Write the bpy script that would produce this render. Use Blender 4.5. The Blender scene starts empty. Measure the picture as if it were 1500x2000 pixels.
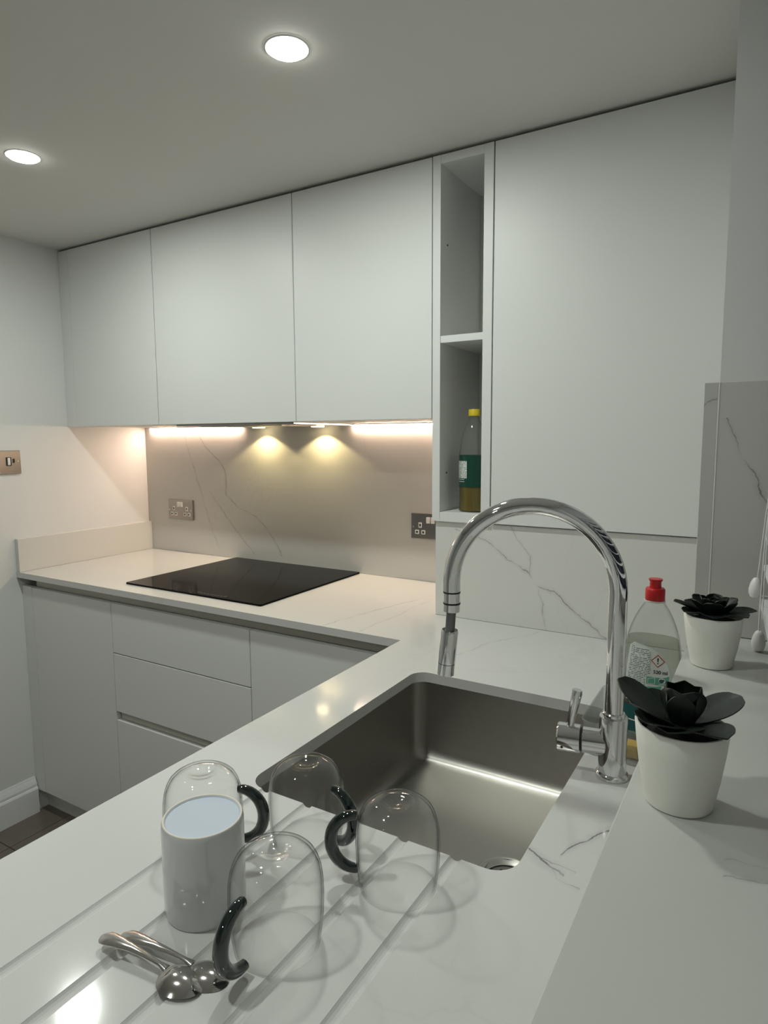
import bpy, bmesh, math, random
from mathutils import Vector, Matrix
random.seed(7)
PI = math.pi
sc = bpy.context.scene
COL = sc.collection

# ------------------------------------------------------------------ camera
CAM = (2.29935, -1.87207, 1.37177)
YAW, PITCH, ROLL, FPX = 0.540353, 0.113751, -0.005893, 1261.94
cd = bpy.data.cameras.new('camera'); cam = bpy.data.objects.new('camera', cd); COL.objects.link(cam)
fw = Vector((-math.sin(YAW)*math.cos(PITCH), math.cos(YAW)*math.cos(PITCH), -math.sin(PITCH)))
r0 = Vector((math.cos(YAW), math.sin(YAW), 0)); u0 = r0.cross(fw)
rt = math.cos(ROLL)*r0 + math.sin(ROLL)*u0
up = -math.sin(ROLL)*r0 + math.cos(ROLL)*u0
M = Matrix((rt, up, -fw)).transposed().to_4x4(); M.translation = Vector(CAM)
cam.matrix_world = M
cd.sensor_fit = 'VERTICAL'; cd.sensor_height = 36.0; cd.lens = FPX*36.0/2000.0
cd.clip_start = 0.02; cd.clip_end = 50
sc.camera = cam

# ------------------------------------------------------------------ world, exposure (night; the room is lit by its own lamps)
w = bpy.data.worlds.new('world'); sc.world = w; w.use_nodes = True
w.node_tree.nodes['Background'].inputs[0].default_value = (0.03, 0.035, 0.05, 1)
w.node_tree.nodes['Background'].inputs[1].default_value = 0.3
vs = sc.view_settings
vs.view_transform = 'Standard'; vs.look = 'None'; vs.exposure = -0.05; vs.gamma = 1.0; vs.use_curve_mapping = False
sc.cycles.use_denoising = True
sc.cycles.max_bounces = 10; sc.cycles.transparent_max_bounces = 16
sc.cycles.use_adaptive_sampling = True; sc.cycles.adaptive_threshold = 0.08; sc.cycles.adaptive_min_samples = 16
sc.cycles.diffuse_bounces = 4; sc.cycles.glossy_bounces = 5
DOWN_W = 4.35          # watts of each ceiling downlight
LED_E = 225.0          # emission of the strip under the wall cabinets
HOOD_W = 0.27         # watts of each hood spot

# ------------------------------------------------------------------ materials
def newmat(name):
    m = bpy.data.materials.new(name); m.use_nodes = True
    return m, m.node_tree.nodes, m.node_tree.links, m.node_tree.nodes['Principled BSDF']
def plain(name, col, rough=0.5, metal=0.0, spec=0.5, bump=0.0, bscale=200.0, var=0.0, coat=0.0, aniso=None):
    m, N, L, B = newmat(name)
    B.inputs['Base Color'].default_value = (*col, 1); B.inputs['Roughness'].default_value = rough
    B.inputs['Metallic'].default_value = metal; B.inputs['Specular IOR Level'].default_value = spec
    B.inputs['Coat Weight'].default_value = coat; B.inputs['Coat Roughness'].default_value = 0.05
    tc = N.new('ShaderNodeTexCoord')
    nz = N.new('ShaderNodeTexNoise'); nz.inputs['Scale'].default_value = bscale; nz.inputs['Detail'].default_value = 3
    if aniso:
        mp = N.new('ShaderNodeMapping'); mp.inputs['Scale'].default_value = aniso
        L.new(tc.outputs['Object'], mp.inputs[0]); L.new(mp.outputs[0], nz.inputs['Vector'])
    else:
        L.new(tc.outputs['Object'], nz.inputs['Vector'])
    if var > 0:
        mx = N.new('ShaderNodeMix'); mx.data_type = 'RGBA'
        mx.inputs[6].default_value = (*[c*(1-var) for c in col], 1); mx.inputs[7].default_value = (*[min(1, c*(1+var)) for c in col], 1)
        L.new(nz.outputs['Fac'], mx.inputs[0]); L.new(mx.outputs[2], B.inputs['Base Color'])
    if bump > 0:
        bp = N.new('ShaderNodeBump'); bp.inputs['Strength'].default_value = bump; bp.inputs['Distance'].default_value = 0.001
        L.new(nz.outputs['Fac'], bp.inputs['Height']); L.new(bp.outputs[0], B.inputs['Normal'])
    return m
def emit(name, col, s):
    m, N, L, B = newmat(name)
    B.inputs['Base Color'].default_value = (*col, 1)
    B.inputs['Emission Color'].default_value = (*col, 1); B.inputs['Emission Strength'].default_value = s
    return m
def clear(name, tint=(1, 1, 1), edge=(0.35, 0.37, 0.36), rough=0.02, ior=1.45, body=0.0, bodycol=(1, 1, 1), epow=3.5):
    """thin clear glass or plastic: see-through, Fresnel gloss, darker where seen edge-on"""
    m, N, L, B = newmat(name); N.remove(B)
    out = N['Material Output']
    lw = N.new('ShaderNodeLayerWeight'); lw.inputs['Blend'].default_value = 0.5
    pw = N.new('ShaderNodeMath'); pw.operation = 'POWER'; pw.inputs[1].default_value = epow
    L.new(lw.outputs['Facing'], pw.inputs[0])
    mx = N.new('ShaderNodeMix'); mx.data_type = 'RGBA'
    mx.inputs[6].default_value = (*tint, 1); mx.inputs[7].default_value = (*edge, 1)
    L.new(pw.outputs[0], mx.inputs[0])
    tr = N.new('ShaderNodeBsdfTransparent'); L.new(mx.outputs[2], tr.inputs[0])
    gl = N.new('ShaderNodeBsdfGlossy'); gl.inputs['Roughness'].default_value = rough
    p5 = N.new('ShaderNodeMath'); p5.operation = 'POWER'; p5.inputs[1].default_value = 5.0
    L.new(lw.outputs['Facing'], p5.inputs[0])
    f0 = ((ior-1)/(ior+1))**2
    fr = N.new('ShaderNodeMath'); fr.operation = 'MULTIPLY_ADD'; fr.inputs[1].default_value = 0.75*(1-f0); fr.inputs[2].default_value = f0
    L.new(p5.outputs[0], fr.inputs[0])
    mm = N.new('ShaderNodeMixShader')
    L.new(fr.outputs[0], mm.inputs[0]); L.new(tr.outputs[0], mm.inputs[1]); L.new(gl.outputs[0], mm.inputs[2])
    last = mm
    if body > 0:
        df = N.new('ShaderNodeBsdfDiffuse'); df.inputs[0].default_value = (*bodycol, 1)
        m2 = N.new('ShaderNodeMixShader'); m2.inputs[0].default_value = body
        L.new(mm.outputs[0], m2.inputs[1]); L.new(df.outputs[0], m2.inputs[2]); last = m2
    L.new(last.outputs[0], out.inputs[0])
    return m

def stone(name, veins=(), base=(0.72, 0.715, 0.685), rough=0.12, veincol=(0.20, 0.19, 0.185), faint=0.35):
    """white quartz: faint clouding, fine speckle, and named veins. A vein is (param axis, value axis, [(t, v)...], width, strength)"""
    m, N, L, B = newmat(name)
    B.inputs['Roughness'].default_value = rough
    tc = N.new('ShaderNodeTexCoord'); P = tc.outputs['Object']
    sep = N.new('ShaderNodeSeparateXYZ'); L.new(P, sep.inputs[0])
    def math_(op, a, b=None, clamp=False):
        n = N.new('ShaderNodeMath'); n.operation = op; n.use_clamp = clamp
        for i, v in enumerate((a, b)):
            if v is None: continue
            if isinstance(v, (int, float)): n.inputs[i].default_value = v
            else: L.new(v, n.inputs[i])
        return n.outputs[0]
    def noise(scale, detail=3, dist=0.0):
        n = N.new('ShaderNodeTexNoise'); n.inputs['Scale'].default_value = scale; n.inputs['Detail'].default_value = detail
        n.inputs['Distortion'].default_value = dist
        L.new(P, n.inputs['Vector']); return n.outputs['Fac']
    cloud = noise(2.2, 4, 0.6); speck = noise(420, 2); jit = noise(52, 5); jit2 = noise(11, 3); brk = noise(26, 2)
    acc = None
    ax = {'x': 0, 'y': 1, 'z': 2}
    for pa, va, pts, width, stg in veins:
        t0, t1 = pts[0][0], pts[-1][0]
        vmin = min(v for _, v in pts) - 0.01; vmax = max(v for _, v in pts) + 0.01
        t = math_('DIVIDE', math_('SUBTRACT', sep.outputs[ax[pa]], t0), t1 - t0)
        fc = N.new('ShaderNodeFloatCurve'); cu = fc.mapping.curves[0]
        q = [((tt - t0)/(t1 - t0), (v - vmin)/(vmax - vmin)) for tt, v in pts]
        cu.points[0].location = q[0]; cu.points[1].location = q[-1]
        for a in q[1:-1]: cu.points.new(*a)
        for p_ in cu.points: p_.handle_type = 'VECTOR'
        fc.mapping.update()
        L.new(math_('ADD', t, 0.0, True), fc.inputs['Value'])
        v = math_('ADD', math_('MULTIPLY', fc.outputs[0], vmax - vmin), vmin)
        v = math_('ADD', v, math_('MULTIPLY', math_('SUBTRACT', jit, 0.5), 0.016))
        v = math_('ADD', v, math_('MULTIPLY', math_('SUBTRACT', jit2, 0.5), 0.02))
        d = math_('ABSOLUTE', math_('SUBTRACT', sep.outputs[ax[va]], v))
        core = math_('MULTIPLY', math_('SUBTRACT', 1.0, math_('DIVIDE', d, width*1.25), True), 1.5, True)
        halo = math_('MULTIPLY', math_('SUBTRACT', 1.0, math_('DIVIDE', d, width*7), True), 0.22)
        s = math_('MAXIMUM', core, halo)
        mask = math_('MULTIPLY', math_('GREATER_THAN', t, 0.0), math_('LESS_THAN', t, 1.0))
        bk = math_('ADD', math_('MULTIPLY', math_('SUBTRACT', brk, 0.36), 3.5), 0.30, True)
        s = math_('MULTIPLY', math_('MULTIPLY', s, mask), math_('MULTIPLY', bk, stg))
        acc = s if acc is None else math_('MAXIMUM', acc, s)
    if faint > 0:     # the stone's own background veining, very pale
        vo = N.new('ShaderNodeTexVoronoi'); vo.feature = 'DISTANCE_TO_EDGE'; vo.inputs['Scale'].default_value = 2.3
        nz = N.new('ShaderNodeTexNoise'); nz.inputs['Scale'].default_value = 3.5; nz.inputs['Detail'].default_value = 6
        L.new(P, nz.inputs['Vector'])
        va_ = N.new('ShaderNodeVectorMath'); va_.operation = 'MULTIPLY_ADD'
        L.new(nz.outputs['Color'], va_.inputs[0]); va_.inputs[1].default_value = (0.5, 0.5, 0.5); L.new(P, va_.inputs[2])
        L.new(va_.outputs[0], vo.inputs['Vector'])
        f = math_('SUBTRACT', 1.0, math_('DIVIDE', vo.outputs['Distance'], 0.012), True)
        f = math_('MULTIPLY', math_('MULTIPLY', f, math_('SUBTRACT', cloud, 0.42, True)), faint)
        acc = f if acc is None else math_('MAXIMUM', acc, f)
    mx = N.new('ShaderNodeMix'); mx.data_type = 'RGBA'
    mx.inputs[6].default_value = (*[c*0.965 for c in base], 1); mx.inputs[7].default_value = (*[min(1, c*1.03) for c in base], 1)
    L.new(math_('ADD', math_('MULTIPLY', cloud, 0.7), math_('MULTIPLY', speck, 0.3)), mx.inputs[0])
    if acc is not None:
        m2 = N.new('ShaderNodeMix'); m2.data_type = 'RGBA'
        L.new(acc, m2.inputs[0]); L.new(mx.outputs[2], m2.inputs[6]); m2.inputs[7].default_value = (*veincol, 1)
        L.new(m2.outputs[2], B.inputs['Base Color'])
    else:
        L.new(mx.outputs[2], B.inputs['Base Color'])
    return m

MAT = {}
MAT['wall'] = plain('wall paint', (0.71, 0.72, 0.705), 0.7, bump=0.08, bscale=260)
MAT['ceiling'] = plain('ceiling paint', (0.70, 0.70, 0.67), 0.8, bump=0.06, bscale=200)
MAT['cab'] = plain('white matt lacquer', (0.74, 0.755, 0.735), 0.42, spec=0.35, bump=0.03, bscale=500)
MAT['cabin'] = plain('white melamine', (0.66, 0.66, 0.62), 0.5, bump=0.03, bscale=500)
MAT['rail'] = plain('handle rail', (0.50, 0.48, 0.42), 0.4, 0.3)
MAT['dark'] = plain('painted gap shade', (0.03, 0.03, 0.028), 0.8)
MAT['skirt'] = plain('skirting paint', (0.78, 0.79, 0.79), 0.35)
MAT['tile'] = plain('brown floor tile', (0.16, 0.135, 0.11), 0.35, var=0.25, bscale=9, bump=0.1)
MAT['grout'] = plain('dark grout', (0.05, 0.045, 0.04), 0.9, var=0.1)
MAT['steel'] = plain('brushed sink steel', (0.42, 0.41, 0.38), 0.36, 1.0, bump=0.05, bscale=60, aniso=(1, 12, 1), var=0.06)
MAT['steelplate'] = plain('brushed steel plate', (0.34, 0.315, 0.295), 0.25, 1.0, var=0.05, bscale=90)
MAT['chrome'] = plain('polished chrome', (0.72, 0.72, 0.73), 0.045, 1.0)
MAT['hose'] = plain('grey hose nozzle', (0.17, 0.17, 0.17), 0.35, 0.6)
MAT['black'] = plain('black rubber', (0.012, 0.012, 0.012), 0.5)
MAT['hob'] = plain('black ceramic glass', (0.004, 0.004, 0.004), 0.07, spec=0.06)
MAT['hobprint'] = plain('hob print', (0.10, 0.10, 0.10), 0.3)
MAT['white_plastic'] = plain('white plastic', (0.80, 0.79, 0.77), 0.3)
MAT['ceramic'] = plain('white glazed ceramic', (0.58, 0.58, 0.585), 0.10, coat=0.3)
MAT['ceramic_base'] = plain('pale blue glaze', (0.56, 0.63, 0.72), 0.2, coat=0.2)
MAT['bisque'] = plain('unglazed rim', (0.72, 0.68, 0.60), 0.7)
MAT['glass'] = clear('clear glass', (0.996, 0.998, 0.996), (0.12, 0.14, 0.135), rough=0.01, ior=1.38, epow=6.0)
MAT['darkglass'] = plain('dark green glass', (0.004, 0.012, 0.011), 0.04, spec=0.6, coat=0.6)
MAT['spoon'] = plain('polished steel', (0.62, 0.60, 0.58), 0.12, 1.0)
MAT['pot'] = plain('off white planter', (0.84, 0.84, 0.77), 0.55, bump=0.08, bscale=180, var=0.02)
MAT['leaf'] = plain('dark green leaf', (0.003, 0.009, 0.005), 0.45, var=0.5, bscale=60, bump=0.15)
MAT['soil'] = plain('dark soil', (0.01, 0.009, 0.008), 0.9, var=0.4)
MAT['pet'] = clear('clear plastic bottle', (0.965, 0.975, 0.96), (0.30, 0.32, 0.29), 0.05, 1.42, epow=4.0, body=0.015, bodycol=(0.75, 0.78, 0.72))
MAT['tub'] = clear('clear plastic tub', (0.93, 0.94, 0.93), (0.42, 0.43, 0.42), 0.08, 1.5, body=0.12, bodycol=(0.8, 0.8, 0.8))
MAT['liquid'] = clear('washing up liquid', (0.86, 0.87, 0.84), (0.55, 0.57, 0.52), 0.05, 1.1, body=0.22, bodycol=(0.33, 0.34, 0.30))
MAT['oil'] = plain('cooking oil', (0.13, 0.095, 0.012), 0.15)
MAT['red'] = plain('red cap', (0.55, 0.012, 0.016), 0.35)
MAT['yellow'] = plain('yellow cap', (0.72, 0.56, 0.02), 0.4)
MAT['sponge'] = plain('yellow sponge', (0.62, 0.40, 0.05), 0.9, bump=0.8, bscale=300, var=0.25)
MAT['teal'] = plain('teal print', (0.012, 0.085, 0.085), 0.35)
MAT['green'] = plain('green print', (0.10, 0.33, 0.24), 0.4)
MAT['dkgreen'] = plain('dark green label', (0.006, 0.055, 0.035), 0.3)
MAT['ink'] = plain('black ink', (0.01, 0.012, 0.012), 0.5)
MAT['paper'] = plain('label white', (0.66, 0.70, 0.66), 0.4)
MAT['hazred'] = plain('hazard red', (0.40, 0.07, 0.06), 0.4)
MAT['cord'] = plain('white cord', (0.7, 0.7, 0.68), 0.7)
MAT['slat'] = plain('white blind slat', (0.78, 0.79, 0.79), 0.35)
MAT['pane'] = clear('window glass', (0.9, 0.92, 0.92), (0.5, 0.5, 0.5))
MAT['lens'] = emit('downlight lens', (1.0, 0.99, 0.93), 30.0)
MAT['hoodlens'] = emit('hood lamp lens', (1.0, 0.82, 0.45), 12.0)
MAT['led'] = emit('warm led strip', (1.0, 0.72, 0.55), LED_E)
# fine print: rows of short dark dashes on a white label
def fineprint(name, rows, ink=(0.10, 0.13, 0.12), paper=(0.66, 0.70, 0.66), fill=0.52, gap=420):
    m, N, L, B = newmat(name); B.inputs['Roughness'].default_value = 0.4
    tc = N.new('ShaderNodeTexCoord'); sep = N.new('ShaderNodeSeparateXYZ'); L.new(tc.outputs['Object'], sep.inputs[0])
    def mt(op, a, b):
        n = N.new('ShaderNodeMath'); n.operation = op
        for i, v in enumerate((a, b)):
            if isinstance(v, (int, float)): n.inputs[i].default_value = v
            else: L.new(v, n.inputs[i])
        return n.outputs[0]
    row = mt('MULTIPLY', sep.outputs[2], rows)
    line = mt('LESS_THAN', mt('FRACT', row, 0), fill)
    cb = N.new('ShaderNodeCombineXYZ'); L.new(mt('MULTIPLY', sep.outputs[0], gap), cb.inputs[0]); L.new(mt('MULTIPLY', mt('FLOOR', row, 0), 7.3), cb.inputs[1])
    nz = N.new('ShaderNodeTexNoise'); nz.inputs['Scale'].default_value = 1.0; nz.inputs['Detail'].default_value = 1
    L.new(cb.outputs[0], nz.inputs['Vector'])
    word = mt('GREATER_THAN', nz.outputs['Fac'], 0.44)
    mx = N.new('ShaderNodeMix'); mx.data_type = 'RGBA'
    mx.inputs[6].default_value = (*paper, 1); mx.inputs[7].default_value = (*ink, 1)
    L.new(mt('MULTIPLY', line, word), mx.inputs[0]); L.new(mx.outputs[2], B.inputs['Base Color'])
    return m
MAT['print'] = fineprint('fine print', 370, fill=0.42)
MAT['print2'] = fineprint('nutrition print', 260, ink=(0.16, 0.2, 0.18), gap=260, fill=0.4)

# quartz pieces with the veins seen in each
ST_BACK = stone('quartz splashback', [
    ('z', 'x', [(0.914, .407), (1.005, .360), (1.098, .330), (1.197, .291), (1.284, .260), (1.41, .214)], .0016, .55),
    ('z', 'x', [(0.928, .722), (.966, .706), (1.029, .657), (1.077, .591), (1.103, .507), (1.151, .446), (1.246, .445), (1.286, .411), (1.343, .337), (1.39, .305)], .0019, .8),
    ('z', 'x', [(0.926, .586), (.991, .516), (1.063, .445), (1.108, .402), (1.162, .356)], .0017, .7),
    ('z', 'x', [(1.38, 1.356), (1.419, 1.289)], .0016, .5)], base=(.56, .545, .515), rough=.28)
ST_PANEL = stone('quartz panel', [
    ('x', 'z', [(1.60, 1.135), (1.684, 1.115), (1.746, 1.068), (1.80, 1.038), (1.826, 1.007), (1.864, 1.001), (1.89, .972), (1.935, .941), (1.98, .907), (2.03, .88)], .0017, .85),
    ('z', 'x', [(1.038, 1.80), (1.081, 1.804), (1.122, 1.772), (1.16, 1.75)], .0013, .5),
    ('z', 'x', [(.90, 1.848), (.911, 1.846), (.981, 1.829), (1.0, 1.826)], .0013, .5)], base=(.70, .70, .665), rough=.3)
ST_TOP = stone('quartz worktop', [
    ('y', 'x', [(-.589, 1.345), (-.514, 1.353), (-.378, 1.385), (-.161, 1.446)], .0016, .4),
    ('y', 'x', [(-.58, 1.45), (-.396, 1.46), (-.202, 1.463)], .0014, .3),
    ('x', 'y', [(2.117, -1.179), (2.121, -1.164), (2.139, -1.134), (2.152, -1.109), (2.20, -1.08)], .0022, 1.0),
    ('x', 'y', [(2.082, -1.193), (2.101, -1.204), (2.114, -1.207), (2.130, -1.213)], .0022, 1.0),
    ('x', 'y', [(2.02, -1.15), (2.082, -1.193)], .001, .4),
    ('y', 'x', [(-.62, 1.73), (-.589, 1.739), (-.499, 1.764), (-.419, 1.81), (-.35, 1.84)], .0014, .3),
    ('x', 'y', [(2.096, -1.202), (2.118, -1.198), (2.140, -1.200)], .0011, .7),
    ('x', 'y', [(2.114, -1.207), (2.124, -1.222), (2.150, -1.226)], .0010, .5),
    ('x', 'y', [(1.85, -1.60), (1.93, -1.66)], .0012, .3)], base=(.62, .625, .605), rough=.09)
ST_LEDGE = stone('quartz ledge', [
    ('x', 'y', [(2.285, -1.382), (2.297, -1.378), (2.313, -1.372), (2.38, -1.36)], .0009, .7),
    ('x', 'y', [(2.284, -1.362), (2.290, -1.357), (2.306, -1.355), (2.34, -1.35)], .0007, .4)], base=(.55, .56, .53), rough=.38, faint=.2)
ST_NIB = stone('quartz return', [
    ('z', 'x', [(1.24, 2.31), (1.266, 2.298), (1.285, 2.287), (1.312, 2.275), (1.338, 2.26), (1.40, 2.235)], .0012, .9),
    ('x', 'z', [(2.204, 1.420), (2.224, 1.427)], .0009, .7)], base=(.56, .56, .53), rough=.32, faint=.2)
ST_UP = stone('quartz upstand', (), base=(.66, .65, .61), rough=.3, faint=.1)

# ------------------------------------------------------------------ mesh helpers
def link(name, bm, mat, parent=None, smooth=False, loc=None):
    me = bpy.data.meshes.new(name)
    bmesh.ops.recalc_face_normals(bm, faces=bm.faces)
    bm.to_mesh(me); bm.free()
    if smooth:
        for p in me.polygons: p.use_smooth = True
        try: me.set_sharp_from_angle(angle=math.radians(38))
        except Exception: pass
    o = bpy.data.objects.new(name, me); COL.objects.link(o)
    if mat is not None:
        me.materials.append(MAT[mat] if isinstance(mat, str) else mat)
    if loc is not None: o.location = loc
    if parent is not None: o.parent = parent
    return o
def tag(o, label=None, cat=None, group=None, kind=None):
    if label: o['label'] = label
    if cat: o['category'] = cat
    if group: o['group'] = group
    if kind: o['kind'] = kind
    return o
def thing(name, label, cat, loc=(0, 0, 0), rotz=0.0, group=None):
    o = bpy.data.objects.new(name, None); COL.objects.link(o); o.empty_display_size = 0.02
    o.location = loc; o.rotation_euler = (0, 0, rotz)
    return tag(o, label, cat, group)
def bbox_(bm, x0, x1, y0, y1, z0, z1, bev=0.0, seg=2):
    v = bmesh.ops.create_cube(bm, size=1.0)['verts']
    bmesh.ops.scale(bm, vec=(x1-x0, y1-y0, z1-z0), verts=v)
    bmesh.ops.translate(bm, vec=((x0+x1)/2, (y0+y1)/2, (z0+z1)/2), verts=v)
    if bev > 0:
        es = set(e for a in v for e in a.link_edges)
        bmesh.ops.bevel(bm, geom=list(es), offset=bev, segments=seg, profile=0.5, affect='EDGES')
def box(name, x0, x1, y0, y1, z0, z1, mat, parent=None, bev=0.0, seg=2, off=(0, 0, 0)):
    """box given in world coordinates; off = location of the parent thing"""
    bm = bmesh.new(); bbox_(bm, x0-off[0], x1-off[0], y0-off[1], y1-off[1], z0-off[2], z1-off[2], bev, seg)
    return link(name, bm, mat, parent)
def struct(name, *a, **k):
    return tag(box(name, *a, **k), kind='structure')
def lathe_bm(bm, prof, n=40, capb=False, capt=False, sx=1.0, sy=1.0):
    rings = []
    for r, z in prof:
        rings.append([bm.verts.new((r*sx*math.cos(2*PI*i/n), r*sy*math.sin(2*PI*i/n), z)) for i in range(n)])
    for a, b in zip(rings, rings[1:]):
        for i in range(n): bm.faces.new((a[i], a[(i+1) % n], b[(i+1) % n], b[i]))
    if capb: bm.faces.new(rings[0][::-1])
    if capt: bm.faces.new(rings[-1])
    return rings
def lathe(name, prof, mat, parent=None, n=40, capb=True, capt=True, loc=None, sx=1, sy=1):
    bm = bmesh.new(); lathe_bm(bm, prof, n, capb, capt, sx, sy)
    return link(name, bm, mat, parent, True, loc)
def tube_bm(bm, pts, rad, n=14, caps=True):
    pts = [Vector(p) for p in pts]; m = len(pts)
    if not isinstance(rad, (list, tuple)): rad = [rad]*m
    T = []
    for i in range(m):
        a = pts[max(i-1, 0)]; b = pts[min(i+1, m-1)]; T.append((b-a).normalized())
    ref = Vector((0, 0, 1)) if abs(T[0].z) < 0.9 else Vector((1, 0, 0))
    nrm = T[0].cross(ref).normalized(); rings = []
    for i in range(m):
        nrm = (nrm - T[i]*nrm.dot(T[i])).normalized(); bi = T[i].cross(nrm)
        rings.append([bm.verts.new(pts[i] + (nrm*math.cos(2*PI*k/n) + bi*math.sin(2*PI*k/n))*rad[i]) for k in range(n)])
    for a, b in zip(rings, rings[1:]):
        for i in range(n): bm.faces.new((a[i], a[(i+1) % n], b[(i+1) % n], b[i]))
    if caps: bm.faces.new(rings[0][::-1]); bm.faces.new(rings[-1])
def tube(name, pts, rad, mat, parent=None, n=14, caps=True):
    bm = bmesh.new(); tube_bm(bm, pts, rad, n, caps)
    return link(name, bm, mat, parent, True)
def rrect(x0, x1, y0, y1, r, n=6):
    P = []
    for cx, cy, a0 in ((x1-r, y1-r, 0), (x0+r, y1-r, 90), (x0+r, y0+r, 180), (x1-r, y0+r, 270)):
        for i in range(n+1):
            a = math.radians(a0 + 90*i/n); P.append((cx+r*math.cos(a), cy+r*math.sin(a)))
    return P
def prism_bm(bm, poly, z0, z1):
    a = [bm.verts.new((x, y, z0)) for x, y in poly]; b = [bm.verts.new((x, y, z1)) for x, y in poly]
    n = len(poly)
    for i in range(n): bm.faces.new((a[i], a[(i+1) % n], b[(i+1) % n], b[i]))
    bm.faces.new(a[::-1]); bm.faces.new(b)

# ------------------------------------------------------------------ main dimensions (metres; x right along the hob wall, y into it)
WT, WB = 0.90, 0.88            # worktop top / underside
FLOOR, CEIL = -0.02, 2.073
YF = -0.589                    # front edge of the hob run
XS = 1.573                     # front edge of the sink run
XL, ZL = 2.2035, 1.06          # ledge edge and top
YC = -0.3556                   # wall cabinet fronts
ZCB, ZCT = 1.4217, 2.0647
C0, C1, C2, C3 = 0.0385, 0.4933, 1.0891, 1.5366
YEND = -4.6

# ------------------------------------------------------------------ the setting
fl = struct('floor', -0.02, 2.6, YEND, 0.02, FLOOR-0.08, FLOOR-0.003, 'grout')
tile_me = {}
ix = [-0.02 + 0.0, 0.12] + [0.12 + 0.3*k for k in range(1, 6)]
iy = [-0.155 - 0.6*k for k in range(0, 6)]
for a, b in zip(ix, ix[1:]):
    for y1, y0 in zip(iy, iy[1:]):
        y0 = max(y0, YEND); key = (round(b-a, 3), round(y1-y0, 3))
        if y1 - y0 < 0.05: continue
        if key not in tile_me:
            o = box('tile', a+0.0015-a, b-0.0015-a, y0+0.0015-y0, y1-0.0015-y0, -0.012, 0, 'tile', None, bev=0.0008, seg=1)
            tile_me[key] = o.data
        else:
            o = bpy.data.objects.new('tile', tile_me[key]); COL.objects.link(o)
        o.location = (a, y0, FLOOR); o.parent = fl
struct('ceiling', -0.02, 2.6, YEND, 0.02, CEIL, CEIL+0.1, 'ceiling')
struct('wall_left', -0.14, -0.02, YEND, 0.12, FLOOR-0.08, CEIL+0.1, 'wall')
struct('wall_back', -0.02, 2.6, 0.02, 0.12, FLOOR-0.08, CEIL+0.1, 'wall')
struct('wall_front', -0.14, 2.72, YEND-0.12, YEND, FLOOR-0.08, CEIL+0.1, 'wall')
# return wall at the window end, its face towards the camera
struct('wall_return', 2.224, 2.60, -0.735, 0.02, FLOOR, CEIL, 'wall')
# low wall under the ledge, then the window wall beyond it
struct('wall_right', 2.2235, 2.60, YEND, -0.735, FLOOR, 1.04, 'wall')
# boxed-out wall behind the stone panel
struct('wall_boxing', 1.5435, 2.203, -0.326, 0.0195, WT, 1.150, 'wall')
# skirting on the left wall with a moulded top
bm = bmesh.new()
prof = [(-.02, FLOOR), (0.0, FLOOR), (0.0, .072), (-.003, .078), (-.006, .080), (-.006, .090), (-.010, .100), (-.015, .110), (-.017, .116), (-.02, .116)]
A_ = [bm.verts.new((x, -0.575, z)) for x, z in prof]; B_ = [bm.verts.new((x, YEND, z)) for x, z in prof]
for i in range(len(prof)):
    j = (i+1) % len(prof); bm.faces.new((A_[i], A_[j], B_[j], B_[i]))
bm.faces.new(A_); bm.faces.new(B_[::-1])
tag(link('baseboard_left', bm, 'skirt'), kind='structure')

# window beyond the ledge: set at a slight splay to the hob wall
SPL = 0.056
def wx(y): return 2.40 - SPL*(y+0.735)
def splay_box(name, y0, y1, z0, z1, x_in, x_out, mat, parent=None, bev=0.0):
    bm = bmesh.new(); vs_ = []
    for y in (y0, y1):
        for dx in (x_in, x_out):
            for z in (z0, z1): vs_.append(bm.verts.new((wx(y)+dx, y, z)))
    for f in ((0, 1, 3, 2), (4, 6, 7, 5), (0, 4, 5, 1), (2, 3, 7, 6), (0, 2, 6, 4), (1, 5, 7, 3)):
        bm.faces.new([vs_[i] for i in f])
    return link(name, bm, mat, parent)
wf = splay_box('window_1', -2.0, -0.736, 1.0605, 1.075, 0.0, 0.05, 'white_plastic'); tag(wf, kind='structure')
for (a, b, c, d) in ((-2.0, -0.736, 2.02, 2.072), (-2.0, -1.95, 1.075, 2.02), (-.786, -.736, 1.075, 2.02), (-1.39, -1.34, 1.075, 2.02), (-2.0, -0.736, 1.075, 1.12)):
    splay_box('window_frame', a, b, c, d, 0.001, 0.049, 'white_plastic', wf)
for (a, b) in ((-1.95, -1.39), (-1.34, -.786)):
    splay_box('pane', a, b, 1.12, 2.02, 0.022, 0.026, 'pane', wf)
o = splay_box('wall_right_pier', YEND, -2.001, ZL+0.0005, CEIL-.0005, 0.0, 0.05, 'wall'); tag(o, kind='structure')

# ------------------------------------------------------------------ stone: worktop, splashbacks, ledge
def bool_cut(o, cutters):
    for c in cutters:
        md = o.modifiers.new('cut', 'BOOLEAN'); md.operation = 'DIFFERENCE'; md.object = c; md.solver = 'EXACT'
    dg = bpy.context.evaluated_depsgraph_get(); dg.update()
    me = bpy.data.meshes.new_from_object(o.evaluated_get(dg))
    o.modifiers.clear(); o.data = me
    for c in cutters: bpy.data.objects.remove(c)
SX0, SX1, SY0, SY1 = 1.700, 2.081, -1.247, -0.745
bm = bmesh.new()
prism_bm(bm, [(-.0195, 0), (1.543, 0), (1.543, -.346), (2.2030, -.346), (2.2030, -2.3), (XS, -2.3), (XS, YF), (-.0195, YF)], WB, WT)
worktop = link('worktop', bm, ST_TOP)
cut = []
bm = bmesh.new(); prism_bm(bm, rrect(SX0, SX1, SY0, SY1, .03, 8), WB-.02, WT+.02); cut.append(link('c', bm, None))
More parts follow.
